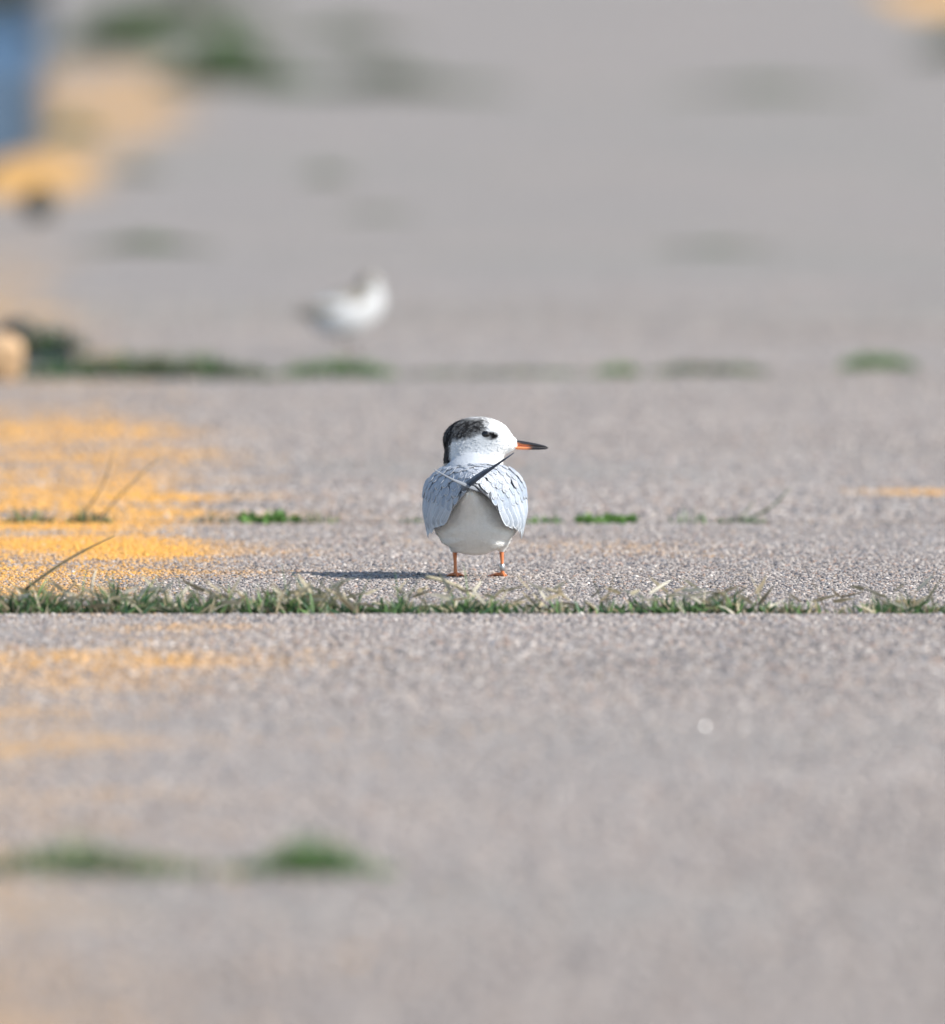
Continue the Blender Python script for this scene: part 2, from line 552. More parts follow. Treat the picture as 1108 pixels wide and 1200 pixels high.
class Blades:
    def __init__(self, seed):
        self.V = []; self.F = []; self.C = []; self.r = random.Random(seed)

    def blade(self, p, az, lean, length, width, col, curl=.6, seg=4):
        """a tapering curved strip: az = heading, lean = angle from upright at the foot"""
        r = self.r
        h = Vector((math.cos(az), math.sin(az), 0)); up = Vector((0, 0, 1))
        fa = r.uniform(0, math.pi)
        pos = Vector(p); base = len(self.V)
        for k in range(seg + 1):
            t = k / seg
            a = lean + curl * t * t
            d = h * math.sin(a) + up * math.cos(a)
            side = d.cross(Vector((math.cos(fa), math.sin(fa), .2)))
            if side.length < 1e-4: side = Vector((1, 0, 0))
            side.normalize()
            w = width * .5 * (min(1, .75 + t) * (1 - t ** 2.2) + .04)
            self.V += [tuple(pos - side * w), tuple(pos + side * w)]
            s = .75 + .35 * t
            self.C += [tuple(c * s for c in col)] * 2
            if k < seg:
                pos = pos + d * (length / seg)
                if pos.z < .0015: pos.z = .0015 + r.random() * .001
        for k in range(seg):
            a = base + 2 * k
            self.F.append((a, a + 1, a + 3, a + 2))

    def build(self, name):
        return make_mesh(name, self.V, self.F, True, col=np.array(self.C))


def pick(r, groups):
    x = r.random()
    for w, pal in groups:
        if x < w:
            c = r.choice(pal); s = r.uniform(.8, 1.25)
            return tuple(v * s for v in c)
        x -= w
    return r.choice(groups[0][1])


# the grass seam right in front of the tern
b = Blades(11); r = b.r
cover = lambda px: float(np.interp(px, [-150, 0, 20, 120, 200, 300, 380, 440, 560, 640, 680, 700, 720, 760, 840, 900, 915, 930, 990, 1020, 1060, 1108, 1250],
                                   [.7, .8, 1, 1, 1.05, 1, .8, .85, .8, .85, .7, .35, .6, .8, .95, .7, .35, .6, .45, .55, .85, .9, .8]))
for i in range(5200):
    px = r.uniform(-150, 1260)
    cl = float(vnoise(px / 34, 3.3, 8)) * .6 + float(vnoise(px / 11, 7.7, 18)) * .4
    c = cover(px) * (.25 + 1.15 * cl)
    if r.random() > c * c * 1.15: continue
    x = (px - 554) / 1000 * 23.03 / 24
    y = 23.03 + r.gauss(0.012, .018)
    side = r.random()
    az = (0 if r.random() < .5 else math.pi) + r.gauss(0, .8)
    ln = r.uniform(.012, .038) * (.45 + .85 * c) * (1.0 if px < 420 else .82)
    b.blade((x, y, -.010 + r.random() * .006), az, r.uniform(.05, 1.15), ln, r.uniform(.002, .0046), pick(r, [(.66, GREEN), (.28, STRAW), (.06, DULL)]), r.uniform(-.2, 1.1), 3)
for i in range(420):       # dry leaves lying in it
    px = r.uniform(-120, 1240)
    if r.random() > cover(px) * (1.0 if px < 420 else .55): continue
    x = (px - 554) / 1000 * 23.03 / 24
    b.blade((x, 23.03 + r.uniform(-.03, .05), r.uniform(.003, .026)), r.choice((0, math.pi)) + r.gauss(0, .5), r.uniform(.7, 1.6), r.uniform(.014, .036), r.uniform(.0028, .0055), pick(r, [(1, STRAW)]), r.uniform(-.5, .4), 3)
for i in range(70):        # thin taller blades
    px = r.uniform(-120, 1240) if r.random() < .45 else r.uniform(20, 420)
    x = (px - 554) / 1000 * 23.03 / 24
    b.blade((x, 23.03 + r.uniform(-.01, .03), 0), r.choice((0, math.pi)) + r.gauss(0, .5), r.uniform(.1, .7), r.uniform(.036, .060), r.uniform(.0014, .0024), pick(r, [(.5, DULL), (.3, GREEN), (.2, STRAW)]), r.uniform(-.1, .5), 4)
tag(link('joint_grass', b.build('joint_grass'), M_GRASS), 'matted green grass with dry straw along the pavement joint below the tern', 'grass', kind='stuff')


def tuft(name, label, pxs, py, h, n, mix, seed, width=.004, depth=.03, lean=.9, cat='grass tuft', group=None, z=-.008):
    soft = py < 400 or py > 900
    """a clump that spans pxs on the pavement row py of the photograph, h metres tall"""
    b = Blades(seed); r = b.r
    p0 = gp(pxs[0], py); p1 = gp(pxs[1], py)
    cx = (p0.x + p1.x) / 2; cy = p0.y
    hw = abs(p1.x - p0.x) / 2
    for i in range(n):
        u = (i + r.random()) / n * 2 - 1
        env = (1 - abs(u) ** 2.5) * .8 + .2
        if soft:
            env = (1 - abs(u) ** 1.3) * .85 + .15
            u = 1.25 * u * (.55 + .45 * u * u)
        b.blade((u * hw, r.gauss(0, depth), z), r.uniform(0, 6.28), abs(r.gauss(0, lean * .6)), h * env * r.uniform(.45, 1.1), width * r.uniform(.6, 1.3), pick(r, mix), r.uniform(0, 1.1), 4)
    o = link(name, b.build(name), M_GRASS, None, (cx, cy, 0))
    return tag(o, label, cat, group)


def leafy(name, label, pxs, py, h, n, seed, pal=BRIGHT, group='weeds in the joint behind the tern'):
    """low broad-leaved weed: short wide pointed leaves"""
    b = Blades(seed); r = b.r
    p0 = gp(pxs[0], py); p1 = gp(pxs[1], py)
    hw = abs(p1.x - p0.x) / 2
    for i in range(n):
        u = r.uniform(-1, 1)
        b.blade((u * hw * .8, r.gauss(0, .012), -.006 + r.random() * h * .4), r.uniform(0, 6.28), r.uniform(.3, 1.3), h * r.uniform(.5, 1.1), r.uniform(.006, .013), pick(r, [(1, pal)]), r.uniform(0, .7), 4)
    o = link(name, b.build(name), M_GRASS, None, ((p0.x + p1.x) / 2, p0.y, 0))
    return tag(o, label, 'weed', group)


J2 = 613.5
WG = 'weeds in the joint behind the tern'
tuft('weed_tuft', 'sparse dark tuft with a bent dry stalk on the yellow paint, leftmost behind the seam', (2, 62), J2, .032, 70, [(.5, GREEN), (.5, DULL)], 31, .0022, .012, 1.3, 'weed', WG)
tuft('weed_tuft', 'thin grey-green tuft on the yellow paint, second from the left behind the seam', (78, 132), J2, .030, 80, [(.6, GREEN), (.4, DULL)], 32, .0022, .012, 1.3, 'weed', WG)
tuft('weed_tuft', 'wispy brown tuft just left of the bright green leafy weed', (222, 276), J2, .028, 50, [(.3, GREEN), (.7, DULL)], 33, .0018, .012, 1.3, 'weed', WG)
leafy('leafy_weed', 'bright green broad-leaved weed left of the tern behind its shadow', (280, 350), J2, .022, 70, 34)
tuft('weed_tuft', 'mixed green and pale straw wisps at the right end of the broad-leaved weed', (340, 398), J2, .024, 56, [(.5, GREEN), (.5, STRAW)], 35, .0022, .012, 1.4, 'weed', WG)
tuft('weed_tuft', 'tiny green tuft close against the left side of the tern', (470, 500), J2, .014, 26, [(1, GREEN)], 36, .0022, .01, 1.2, 'weed', WG)
tuft('weed_tuft', 'small low green tuft touching the right wing of the tern', (616, 662), J2, .014, 60, [(.8, BRIGHT), (.2, GREEN)], 37, .0025, .01, 1.2, 'weed', WG)
leafy('leafy_weed', 'bright green leafy weed right of the tern', (670, 742), J2, .018, 80, 38)
tuft('weed_tuft', 'few upright thin green blades right of the leafy weed', (782, 832), J2, .030, 22, [(.7, GREEN), (.3, BRIGHT)], 39, .0020, .006, .5, 'weed', WG)
tuft('weed_tuft', 'low dull green wisps right of the thin upright blades', (838, 900), J2, .018, 54, [(.6, GREEN), (.4, DULL)], 40, .0022, .006, 1.5, 'weed', WG)


def stem(name, label, p0, p1, yy, w0, w1, col, sag=.0, cat='dry stalk', group=None, head=0):
    """one grass stalk between two pixels of the photograph at about the distance yy"""
    def at(p, y):
        return Vector(((p[0] - 554) / FPX * y, y, CAM_H - (p[1] + 323) / FPX * y))
    A = at(p0, yy); B = at(p1, yy + .02)
    if A.z < .004: A.z = .003
    n = 9; k = 5
    V = []; F = []; C = []
    d = (B - A).normalized(); s1 = d.cross(Vector((0, 1, 0))).normalized(); s2 = d.cross(s1)
    for i in range(n + 1):
        t = i / n
        p = A.lerp(B, t) + s1 * sag * math.sin(math.pi * t)
        w = (w0 + (w1 - w0) * t) * .5 * (1.0 + (.35 if i in (3, 6) else 0))
        if head and t > 1 - head: w *= 1.8
        for j in range(k):
            a = 2 * math.pi * j / k
            V.append(tuple(p - A + s1 * math.cos(a) * w + s2 * math.sin(a) * w)); C.append(tuple(c * (.8 + .3 * t) for c in col))
    for i in range(n):
        for j in range(k):
            F.append((i * k + j, i * k + (j + 1) % k, (i + 1) * k + (j + 1) % k, (i + 1) * k + j))
    F.append(tuple(range(k - 1, -1, -1))); F.append(tuple(n * k + j for j in range(k)))
    o = link(name, make_mesh(name, V, F, True, col=np.array(C)), M_GRASS, None, A)
    return tag(o, label, cat, group)


SG = 'dry stalks standing in the joints'
stem('dry_stalk', 'long slanting brown stalk rising from the grass seam at far left', (28, 692), (134, 628), 23.06, .0042, .0016, (.20, .17, .09), .004, group=SG)
stem('dry_stalk', 'short thin bent stalk above the leftmost weed tuft', (62, 612), (24, 596), 25.66, .0022, .0014, (.16, .13, .09), .004, group=SG)
stem('dry_stalk', 'thin curved stalk over the yellow paint, left of a similar one', (90, 613), (132, 530), 25.66, .0024, .0014, (.24, .17, .09), -.008, group=SG)
stem('dry_stalk', 'thin straight stalk over the yellow paint, right of the curved one', (116, 613), (190, 534), 25.68, .0022, .0013, (.30, .23, .13), .003, group=SG)
stem('dry_stalk', 'fine slanting grey stalk left of the bright broad-leaved weed', (248, 610), (298, 572), 25.67, .0018, .0010, (.25, .22, .17), .003, group=SG)
stem('green_stalk', 'curved green stalk leaning right, well right of the tern', (876, 609), (926, 572), 25.66, .0034, .0016, (.10, .14, .07), -.005, group=SG)
stem('green_stalk', 'short stalk leaning right beside the longer curved green one', (862, 611), (884, 588), 25.68, .0026, .0014, (.13, .15, .09), -.002, group=SG)
stem('dry_stalk', 'hair-thin upright stalk just right of the tern', (648, 612), (654, 592), 25.66, .0018, .0010, (.22, .2, .14), .001, group=SG)
STW = 'straws lying on the grass seam'
stem('straw', 'long pale straw lying across the seam just in front of the left foot', (499, 676), (556, 700), 23.07, .0042, .0034, (.60, .53, .36), .004, 'straw', STW)
stem('straw', 'pale straw sloping into the seam right of the tern', (640, 690), (668, 704), 23.06, .0038, .0026, (.52, .45, .31), .002, 'straw', STW)
stem('straw', 'pale straw sloping into the seam, farther right of the tern', (686, 706), (700, 716), 23.04, .0040, .003, (.52, .45, .31), .001, 'straw', STW)
stem('straw', 'upright pale straw in the seam at left, near the long brown stalk', (107, 694), (112, 668), 23.05, .0036, .0028, (.62, .55, .42), .001, 'straw', STW)
stem('straw', 'pale straw lying low at the front of the seam at left', (192, 718), (216, 706), 23.02, .0036, .0026, (.6, .54, .38), .001, 'straw', STW)

# blurred tufts nearer to the camera
NG = 'tufts in the nearest joint'
tuft('grass_tuft', 'wide blurred green tuft in the nearest joint, at the left edge', (-60, 240), 1026, .050, 560, [(.35, BRIGHT), (.45, GREEN), (.2, STRAW)], 51, .003, .014, .9, group=NG)
tuft('grass_tuft', 'smaller blurred bright green tuft in the nearest joint', (286, 444), 1026, .054, 430, [(.65, BRIGHT), (.35, GREEN)], 52, .003, .012, .8, group=NG)

# blurred tufts behind the tern
BG = 'tufts in the joint before the far bird'
tuft('grass_tuft', 'long dark green blurred strip of grass below the far bird at left', (14, 325), 444, .060, 900, [(.6, GREEN), (.4, DULL)], 61, .005, .012, .9, group=BG)
tuft('grass_tuft', 'blurred green tuft right under the far bird', (325, 465), 442, .044, 480, [(.7, GREEN), (.3, BRIGHT)], 62, .004, .012, .9, group=BG)
tuft('grass_tuft', 'faint thin blurred grass directly above the head of the tern', (470, 700), 440, .017, 300, [(.7, GREEN), (.3, DULL)], 63, .004, .012, 1.1, group=BG)
tuft('grass_tuft', 'small blurred tuft right above the tern, left of a longer one', (698, 750), 440, .030, 160, [(.6, BRIGHT), (.4, GREEN)], 64, .004, .012, .9, group=BG)
tuft('grass_tuft', 'longer low blurred olive tuft between two green ones at right', (762, 902), 438, .028, 330, [(.6, GREEN), (.4, DULL)], 65, .004, .012, 1.0, group=BG)
tuft('grass_tuft', 'bright green blurred tuft nearest the right edge', (985, 1074), 432, .038, 330, [(.7, BRIGHT), (.3, GREEN)], 66, .004, .012, .8, group=BG)
tuft('grass_tuft', 'olive blurred tuft lying alone on the pavement left of the far bird', (98, 240), 292, .044, 460, [(.5, GREEN), (.5, DULL)], 67, .006, .008, 1.0)
tuft('grass_tuft', 'faint round grey-green tuft high above the far bird', (352, 412), 208, .040, 90, [(.6, GREEN), (.4, DULL)], 68, .007, .016, .9)
tuft('grass_tuft', 'faint olive tuft in the far pavement, upper left between two paint patches', (130, 190), 205, .045, 110, [(.4, GREEN), (.6, DULL)], 69, .007, .016, .9)
FG = 'growth on the far pavement'
tuft('grass_tuft', 'largest blurred green growth just right above the upper paint patch', (195, 345), 100, .20, 1000, [(.75, GREEN), (.25, DULL)], 70, .010, .05, .7, group=FG)
tuft('grass_tuft', 'blurred green growth above the upper paint patch, beside the water', (75, 215), 62, .20, 900, [(.7, GREEN), (.3, DULL)], 78, .010, .05, .7, group=FG)
tuft('grass_tuft', 'dull blurred growth at the top edge, right of the dark shrub', (110, 330), 28, .17, 900, [(.4, GREEN), (.6, DULL)], 79, .010, .05, .8, group=FG)
tuft('grass_tuft', 'low faint green growth trailing right of the largest one', (330, 575), 106, .09, 1300, [(.6, GREEN), (.4, DULL)], 71, .008, .010, .9, group=FG)
tuft('grass_tuft', 'very faint growth at the top, left of the middle', (340, 480), 50, .09, 900, [(.5, GREEN), (.5, DULL)], 80, .010, .02, .9, group=FG)
tuft('grass_tuft', 'green tuft at the water edge left of the upper paint patch', (58, 118), 160, .07, 300, [(1, GREEN)], 72, .008, .010, .8)
tuft('grass_tuft', 'faint green patch of growth high at the right', (800, 1000), 108, .05, 500, [(.7, GREEN), (.3, DULL)], 73, .008, .015, 1.0)
tuft('grass_tuft', 'dark growth at the top right edge below a patch of paint', (1075, 1190), 66, .12, 900, [(.5, GREEN), (.5, DULL)], 74, .010, .012, .9)
tuft('grass_tuft', 'grey-green weeds topping the dark gap at the left edge', (-30, 100), 412, .060, 420, [(.6, GREEN), (.4, DULL)], 75, .005, .016, .8)
tuft('grass_tuft', 'faint olive patch right of the far bird, high on the pavement', (780, 900), 292, .017, 240, [(.4, GREEN), (.6, DULL)], 76, .006, .016, 1.2)
tuft('grass_tuft', 'faint olive patch up and right of the far bird', (400, 480), 252, .019, 200, [(.4, GREEN), (.6, DULL)], 77, .006, .016, 1.2)


# ------------------------------------------------------------------ rocks and rubble at the broken edge
def rock_mesh(name, sx, sy, sz, seed, rough=.28, col=None):
    import bmesh
    bm = bmesh.new()
    bmesh.ops.create_icosphere(bm, subdivisions=4, radius=1)
    rr = random.Random(seed)
    planes = [Vector((rr.gauss(0, 1), rr.gauss(0, 1), rr.gauss(0, 1))).normalized() for _ in range(11)]
    off = [rr.uniform(.62, .9) for _ in planes]
    for v in bm.verts:
        p = v.co.copy()
        for pl, d in zip(planes, off):          # broken faces
            k = p.dot(pl) - d
            if k > 0: p -= pl * k * .92
        nz = float(fbm(p.x * 3 + seed, p.y * 3 + p.z * 2, seed)) - .5
        p *= 1 + nz * rough
        v.co = Vector((p.x * sx, p.y * sy, p.z * sz))
    zmin = min(v.co.z for v in bm.verts)
    for v in bm.verts: v.co.z -= zmin + .12 * sz
    me = bpy.data.meshes.new(name); bm.to_mesh(me); bm.free()
    me.polygons.foreach_set('use_smooth', np.ones(len(me.polygons), bool))
    return me


p = gp(-10, 446)
tag(link('concrete_chunk', rock_mesh('concrete_chunk', .054, .07, .042, 3), M_PCHUNK, None, (p.x, p.y, 0)), 'broken chunk of orange-painted concrete cut off by the left edge', 'rubble')
p = gp(30, 414)
tag(link('dark_rock', rock_mesh('dark_rock', .040, .07, .032, 5), M_ROCK, None, (p.x - .01, p.y + .1, 0)), 'dark wet rock in the gap behind the orange concrete chunk', 'rock', 'dark rocks at the broken edge')
p = gp(80, 418)
tag(link('dark_rock', rock_mesh('dark_rock', .014, .03, .026, 8), M_ROCK, None, (p.x, p.y, 0)), 'small upright dark rock in the grass right of the gap', 'rock', 'dark rocks at the broken edge')
p = gp(58, 412)
tag(link('pale_stone', rock_mesh('pale_stone', .010, .02, .012, 12), mat_plain('pale_stone', (.6, .58, .55), .8, nscale=60), None, (p.x, p.y, 0)), 'small whitish stone between the two dark rocks', 'rock')
p = gp(42, 258)
tag(link('dark_rock', rock_mesh('dark_rock', .040, .08, .040, 9), M_ROCK, None, (p.x, p.y, 0)), 'dark rock lying in front of the bright orange paint, upper left', 'rock', 'dark rocks at the broken edge')

# shrub on the far left bank
bush = empty('shrub', (-5.6, 110, -.6))
rs = random.Random(5)
V = []; F = []
for i in range(7000):
    u = rs.uniform(-1, 1)
    cx = u * 3.4; top = 1.15 * (1 - abs(u) ** 3 * .5) * (.75 + .4 * float(vnoise(u * 6, 1, 3)))
    cz = rs.uniform(0, top); cy = rs.gauss(0, .8)
    q = Vector((cx, cy, cz)); a = Vector((rs.gauss(0, 1), rs.gauss(0, 1), rs.gauss(0, 1))).normalized()
    s = a.orthogonal().normalized() * .03; a = a * .07
    n0 = len(V)
    V += [tuple(q - a), tuple(q + s), tuple(q + a), tuple(q - s)]
    F.append((n0, n0 + 1, n0 + 2, n0 + 3))
link('foliage', make_mesh('foliage', V, F, False), mat_plain('shrub_leaf', (.055, .06, .045), .7), bush)
M_WOOD = mat_plain('shrub_wood', (.09, .07, .05), .9)
for i in range(14):
    x0 = rs.uniform(-3, 3); y0 = rs.uniform(-.4, .4); x1 = x0 + rs.uniform(-.4, .4); hh = rs.uniform(.6, 1.0)
    V = []; F = []
    for z, rr_, xx in ((-.4, .025, x0), (hh * .5, .018, x0 * .6 + x1 * .4), (hh, .008, x1)):
        for j in range(6):
            a = j * 2 * math.pi / 6
            V.append((xx + rr_ * math.cos(a), y0 + rr_ * math.sin(a), z))
    for k in (0, 6):
        for j in range(6):
            F.append((k + j, k + (j + 1) % 6, k + 6 + (j + 1) % 6, k + 6 + j))
    link('trunk', make_mesh('trunk', V, F), M_WOOD, bush)
tag(bush, 'dark blurred shrub beyond the blue water in the top left corner', 'shrub')

# tiny glinting shard on the near slab
p = gp(827, 854)
hv = (sdir + (Vector((0, 0, CAM_H)) - p).normalized()).normalized()
h1 = hv.orthogonal().normalized(); h2 = hv.cross(h1)
V = []; F = []
for off, sc in ((.0007, .0015), (-.0007, .0018)):
    for j in range(7):
        a_ = 2 * math.pi * j / 7
        q = h1 * math.cos(a_) * sc * (.8 + .35 * (j % 3) / 2) + h2 * math.sin(a_) * sc + hv * off
        V.append(tuple(q))
F = [tuple(range(7)), tuple(range(13, 6, -1))] + [(j, 7 + j, 7 + (j + 1) % 7, (j + 1) % 7) for j in range(7)]
zl = min(v_[2] for v_ in V)
tag(link('glass_chip', make_mesh('glass_chip', V, F, False), mat_plain('glass_chip', (.75, .77, .76), .27, .6), None, (p.x, p.y, -zl)), 'tiny glinting chip alone on the near slab, right of the middle', 'chip')


# ------------------------------------------------------------------ signed-distance modelling for the birds
def sd_ell(P, c, r, R=None):
    q = P - np.asarray(c, float)
    if R is not None:
        q = q @ np.array(R)          # world -> local
    r = np.asarray(r, float)
    k0 = np.linalg.norm(q / r, axis=-1); k1 = np.linalg.norm(q / (r * r), axis=-1)
    return k0 * (k0 - 1) / np.maximum(k1, 1e-9)


def sd_cone(P, a, b, ra, rb):
    a = np.asarray(a, float); b = np.asarray(b, float)
    ab = b - a
    t = np.clip(((P - a) @ ab) / (ab @ ab), 0, 1)
    return np.linalg.norm(P - a - t[..., None] * ab, axis=-1) - (ra + (rb - ra) * t)


def smin(a, b, k):
    h = np.clip(.5 + .5 * (b - a) / k, 0, 1)
    return b + (a - b) * h - k * h * (1 - h)


def surface_nets(fn, lo, hi, h):
    lo = np.asarray(lo, float); n = np.ceil((np.asarray(hi, float) - lo) / h).astype(int) + 1
    ax = [lo[i] + h * np.arange(n[i]) for i in range(3)]
    G = np.stack(np.meshgrid(*ax, indexing='ij'), -1)
    V = fn(G)
    C = np.array(n) - 1
    acc = np.zeros((*C, 3)); cnt = np.zeros(C)
    quads = []
    eds = []
    for d in range(3):
        s0 = [slice(None)] * 3; s1 = [slice(None)] * 3
        s0[d] = slice(0, -1); s1[d] = slice(1, None)
        a = V[tuple(s0)]; b = V[tuple(s1)]
        idx = np.argwhere((a < 0) != (b < 0))
        av = a[tuple(idx.T)]; bv = b[tuple(idx.T)]
        t = av / (av - bv)
        pos = idx.astype(float); pos[:, d] += t
        e1, e2 = [(1, 2), (2, 0), (0, 1)][d]
        ok = np.ones(len(idx), bool); cells = []
        for o1, o2 in ((-1, -1), (0, -1), (0, 0), (-1, 0)):
            c = idx.copy(); c[:, e1] += o1; c[:, e2] += o2
            ok &= ((c >= 0) & (c < C)).all(1)
            cells.append(c)
        for c in cells:
            cc = c[ok]
            np.add.at(acc, tuple(cc.T), pos[ok]); np.add.at(cnt, tuple(cc.T), 1)
        eds.append(([c[ok] for c in cells], av[ok] < 0))
    ids = -np.ones(C, int)
    on = cnt > 0
    ids[on] = np.arange(on.sum())
    verts = acc[on] / cnt[on][:, None] * h + lo
    for cells, ins in eds:
        q = np.stack([ids[tuple(c.T)] for c in cells], 1)
        q[~ins] = q[~ins][:, ::-1]
        quads.append(q)
    return verts, np.concatenate(quads)


def relax(v, q, it=2, f=.5):
    e = np.concatenate([q[:, [0, 1]], q[:, [1, 2]], q[:, [2, 3]], q[:, [3, 0]]])
    for _ in range(it):
        s = np.zeros_like(v); c = np.zeros(len(v))
        for a, b in ((0, 1), (1, 0)):
            np.add.at(s, e[:, a], v[e[:, b]]); np.add.at(c, e[:, a], 1)
        v = v * (1 - f) + f * s / np.maximum(c, 1)[:, None]
    return v


M_PLUME = mat_attr('plumage', .85, 0, .12, 260, .0013)
M_HORN = mat_attr('bill_and_leg_skin', .42, 0, .45, 900, .0002)
M_EYE = mat_plain('eye', (.006, .005, .005), .06, .6)
M_BAND = mat_plain('leg_ring_metal', (.45, .45, .46), .35, .5, .8)
MM = .001


def tube(path, rad, k=10, col=None, cap=True):
    path = [Vector(p) for p in path]; V = []; F = []; C = []
    for i, p in enumerate(path):
        d = (path[min(i + 1, len(path) - 1)] - path[max(i - 1, 0)]).normalized()
        s1 = d.orthogonal().normalized() if abs(d.z) < .8 else Vector((1, 0, 0)) - d * d.x
        s1.normalize(); s2 = d.cross(s1)
        r = rad[i]; rx, ry = (r if isinstance(r, tuple) else (r, r))
        for j in range(k):
            a = 2 * math.pi * j / k
            V.append(tuple((p + s1 * math.cos(a) * rx + s2 * math.sin(a) * ry) * MM))
            if col is not None: C.append(col[i] if isinstance(col, list) else col)
    for i in range(len(path) - 1):
        for j in range(k):
            F.append((i * k + j, i * k + (j + 1) % k, (i + 1) * k + (j + 1) % k, (i + 1) * k + j))
    if cap:
        F.append(tuple(range(k - 1, -1, -1))); F.append(tuple((len(path) - 1) * k + j for j in range(k)))
    return V, F, C


# ------------------------------------------------------------------ the tern
TERN = gp(557, 677)
tern = empty('tern', TERN)
tag(tern, 'white and grey tern seen from behind, black nape, head turned right', 'bird')


def tern_sdf(P):
    d = sd_ell(P, (0, 12, 83), (50, 76, 51))
    d = smin(d, sd_ell(P, (1, 2, 67), (48, 60, 37)), 10)
    d = smin(d, sd_cone(P, (0, -14, 76), (-6, -100, 104), 45.5, 6), 14)
    d = smin(d, sd_ell(P, (0, 58, 92), (43, 40, 43)), 12)
    d = smin(d, sd_ell(P, (-5, 8, 110), (37, 46, 34)), 7)                       # mantle
    d = smin(d, sd_ell(P, (-2, 44, 138), (35, 25, 32)), 7)                       # neck
    d = smin(d, sd_ell(P, (3, 42, 160), (41, 21, 27.5)), 5)                     # head
    d = smin(d, sd_ell(P, (37, 42, 155.5), (14, 9.5, 9)), 6)                     # face at the bill base
    d = smin(d, sd_cone(P, (31, 6, 48), (31.5, 4, 33), 9, 5), 6)                 # feathered thighs
    d = smin(d, sd_cone(P, (-24, 6, 48), (-24, 4, 35), 9, 5), 6)
    d = d + 1.0 * np.sin(P[..., 2] * .42 + 1.6 * np.sin(P[..., 0] * .07 + P[..., 1] * .03)) * np.clip((70 - P[..., 2]) / 30, 0, 1) * np.clip((np.abs(P[..., 0]) - 8) / 20, 0, 1) * .9
    return d


v, q = surface_nets(tern_sdf, (-68, -126, 22), (64, 112, 196), 1.35)
v = relax(v, q, 2)
x, y, z = v.T
nf = fbm(x * .45 + y * .3, z * .45 + y * .2, 3, 3)
hth = np.arctan2(z - 158, x - 3); hrd = np.hypot(x - 3, z - 158)
nfine = fbm(hth * 5 + y * .12, hrd * .8 + y * .25, 13, 3)
col = np.tile(np.array([.92, .915, .895]), (len(v), 1))
# pale grey mantle
man = sstep(108, 122, z) * sstep(33, 20, y) * sstep(-110, -90, y)
col = col * (1 - man[:, None]) + np.array([.50, .525, .55]) * man[:, None]
# dark nape and hind crown
low = np.interp(x, [-42, -36, -30, -27, -12, 4, 10, 16, 22], [132, 134, 151, 160.5, 161.5, 165.5, 167, 176, 190])
cap = sstep(-2.5, 2.5, z - low + (nf - .5) * 5) * sstep(23, 7, x + (nfine - .5) * 24)
nape = sstep(-27, -31.5, x + (nf - .5) * 3) * sstep(130, 134, z) * sstep(18, 26, y)
topfade = sstep(190, 182, z + (nfine - .5) * 7 - .10 * np.maximum(-x - 8, 0))
cap = np.clip(np.maximum(cap * (.25 + .75 * topfade), nape), 0, 1) * sstep(16, 24, y)
eyep = sstep(1.25, .75, np.sqrt(((x - 17.5) / 9.5) ** 2 + ((z - 165.5) / 5.0) ** 2) + (nf - .5) * .3) * sstep(20, 24, y)
blk = np.array([.015, .0145, .015])
streak = .5 + 1.2 * nfine
capc = blk[None] * streak[:, None] * (1 - .7 * eyep[:, None])
k = np.maximum(cap * (.72 + .5 * nfine), eyep * 1.1)
k = np.clip(k, 0, 1)[:, None]
col = col * (1 - k) + capc * k
col *= (.94 + .09 * fbm(x * .35, z * .12 + y * .12, 91, 3))[:, None]
body = link('body', make_mesh('body', v * MM, q, True, col=col), M_PLUME, tern)

# short loose plumes that give the white plumage its soft, layered surface
me_b = body.data
nv = np.empty(len(v) * 3, np.float32); me_b.vertex_normals.foreach_get('vector', nv); nv = nv.reshape(-1, 3).astype(float)
pr = np.random.default_rng(5)
ids = np.nonzero(~((z > 118) & (y < 18)) & (z > 33) & (np.hypot((x - 13) / 1.2, z - 167) > 7.5))[0]
ids = pr.choice(ids, 11000, replace=True)
p0 = v[ids] + pr.normal(0, .4, (len(ids), 3)); nn = nv[ids]
flow = np.stack([np.zeros(len(ids)), -np.ones(len(ids)), -.35 * np.ones(len(ids))], 1)
hm = sstep(132, 146, p0[:, 2]) * sstep(14, 24, p0[:, 1])
hf = np.stack([-np.ones(len(ids)), np.zeros(len(ids)), -.15 - .02 * np.maximum(0, -p0[:, 0])], 1)
flow = flow * (1 - hm[:, None]) + hf * hm[:, None] + pr.normal(0, .16, (len(ids), 3))
flow -= nn * (flow * nn).sum(1, keepdims=True)
flow /= np.maximum(np.linalg.norm(flow, axis=1, keepdims=True), 1e-6)
ac = np.cross(flow, nn)
ln = pr.uniform(3.2, 6.0, (len(ids), 1)) * (1 - .45 * hm[:, None]); wd = pr.uniform(.35, .75, (len(ids), 1))
lift = pr.uniform(.3, .8, (len(ids), 1)) * (1 - .3 * hm[:, None])
a0 = p0 - nn * .25; a1 = p0 + flow * ln * .5 + nn * lift * .8; a2 = p0 + flow * ln + nn * lift * .7
PV = np.stack([a0 - ac * wd * .6, a0 + ac * wd * .6, a1 - ac * wd, a1 + ac * wd, a2 - ac * wd * .15, a2 + ac * wd * .15], 1).reshape(-1, 3)
base = np.arange(len(ids))[:, None] * 6
PF = np.concatenate([base + np.array([[0, 1, 3, 2]]), base + np.array([[2, 3, 5, 4]])])
pc_ = np.repeat(np.clip(col[ids] * pr.uniform(.98, 1.06, (len(ids), 1)), 0, .96), 6, axis=0)
pl = link('plumes', make_mesh('plumes', PV * MM, PF, True, col=pc_), mat_attr('soft_plume', .9, .06, .03), body)
pl['kind'] = 'stuff'

# eyes on both sides of the head
import bmesh


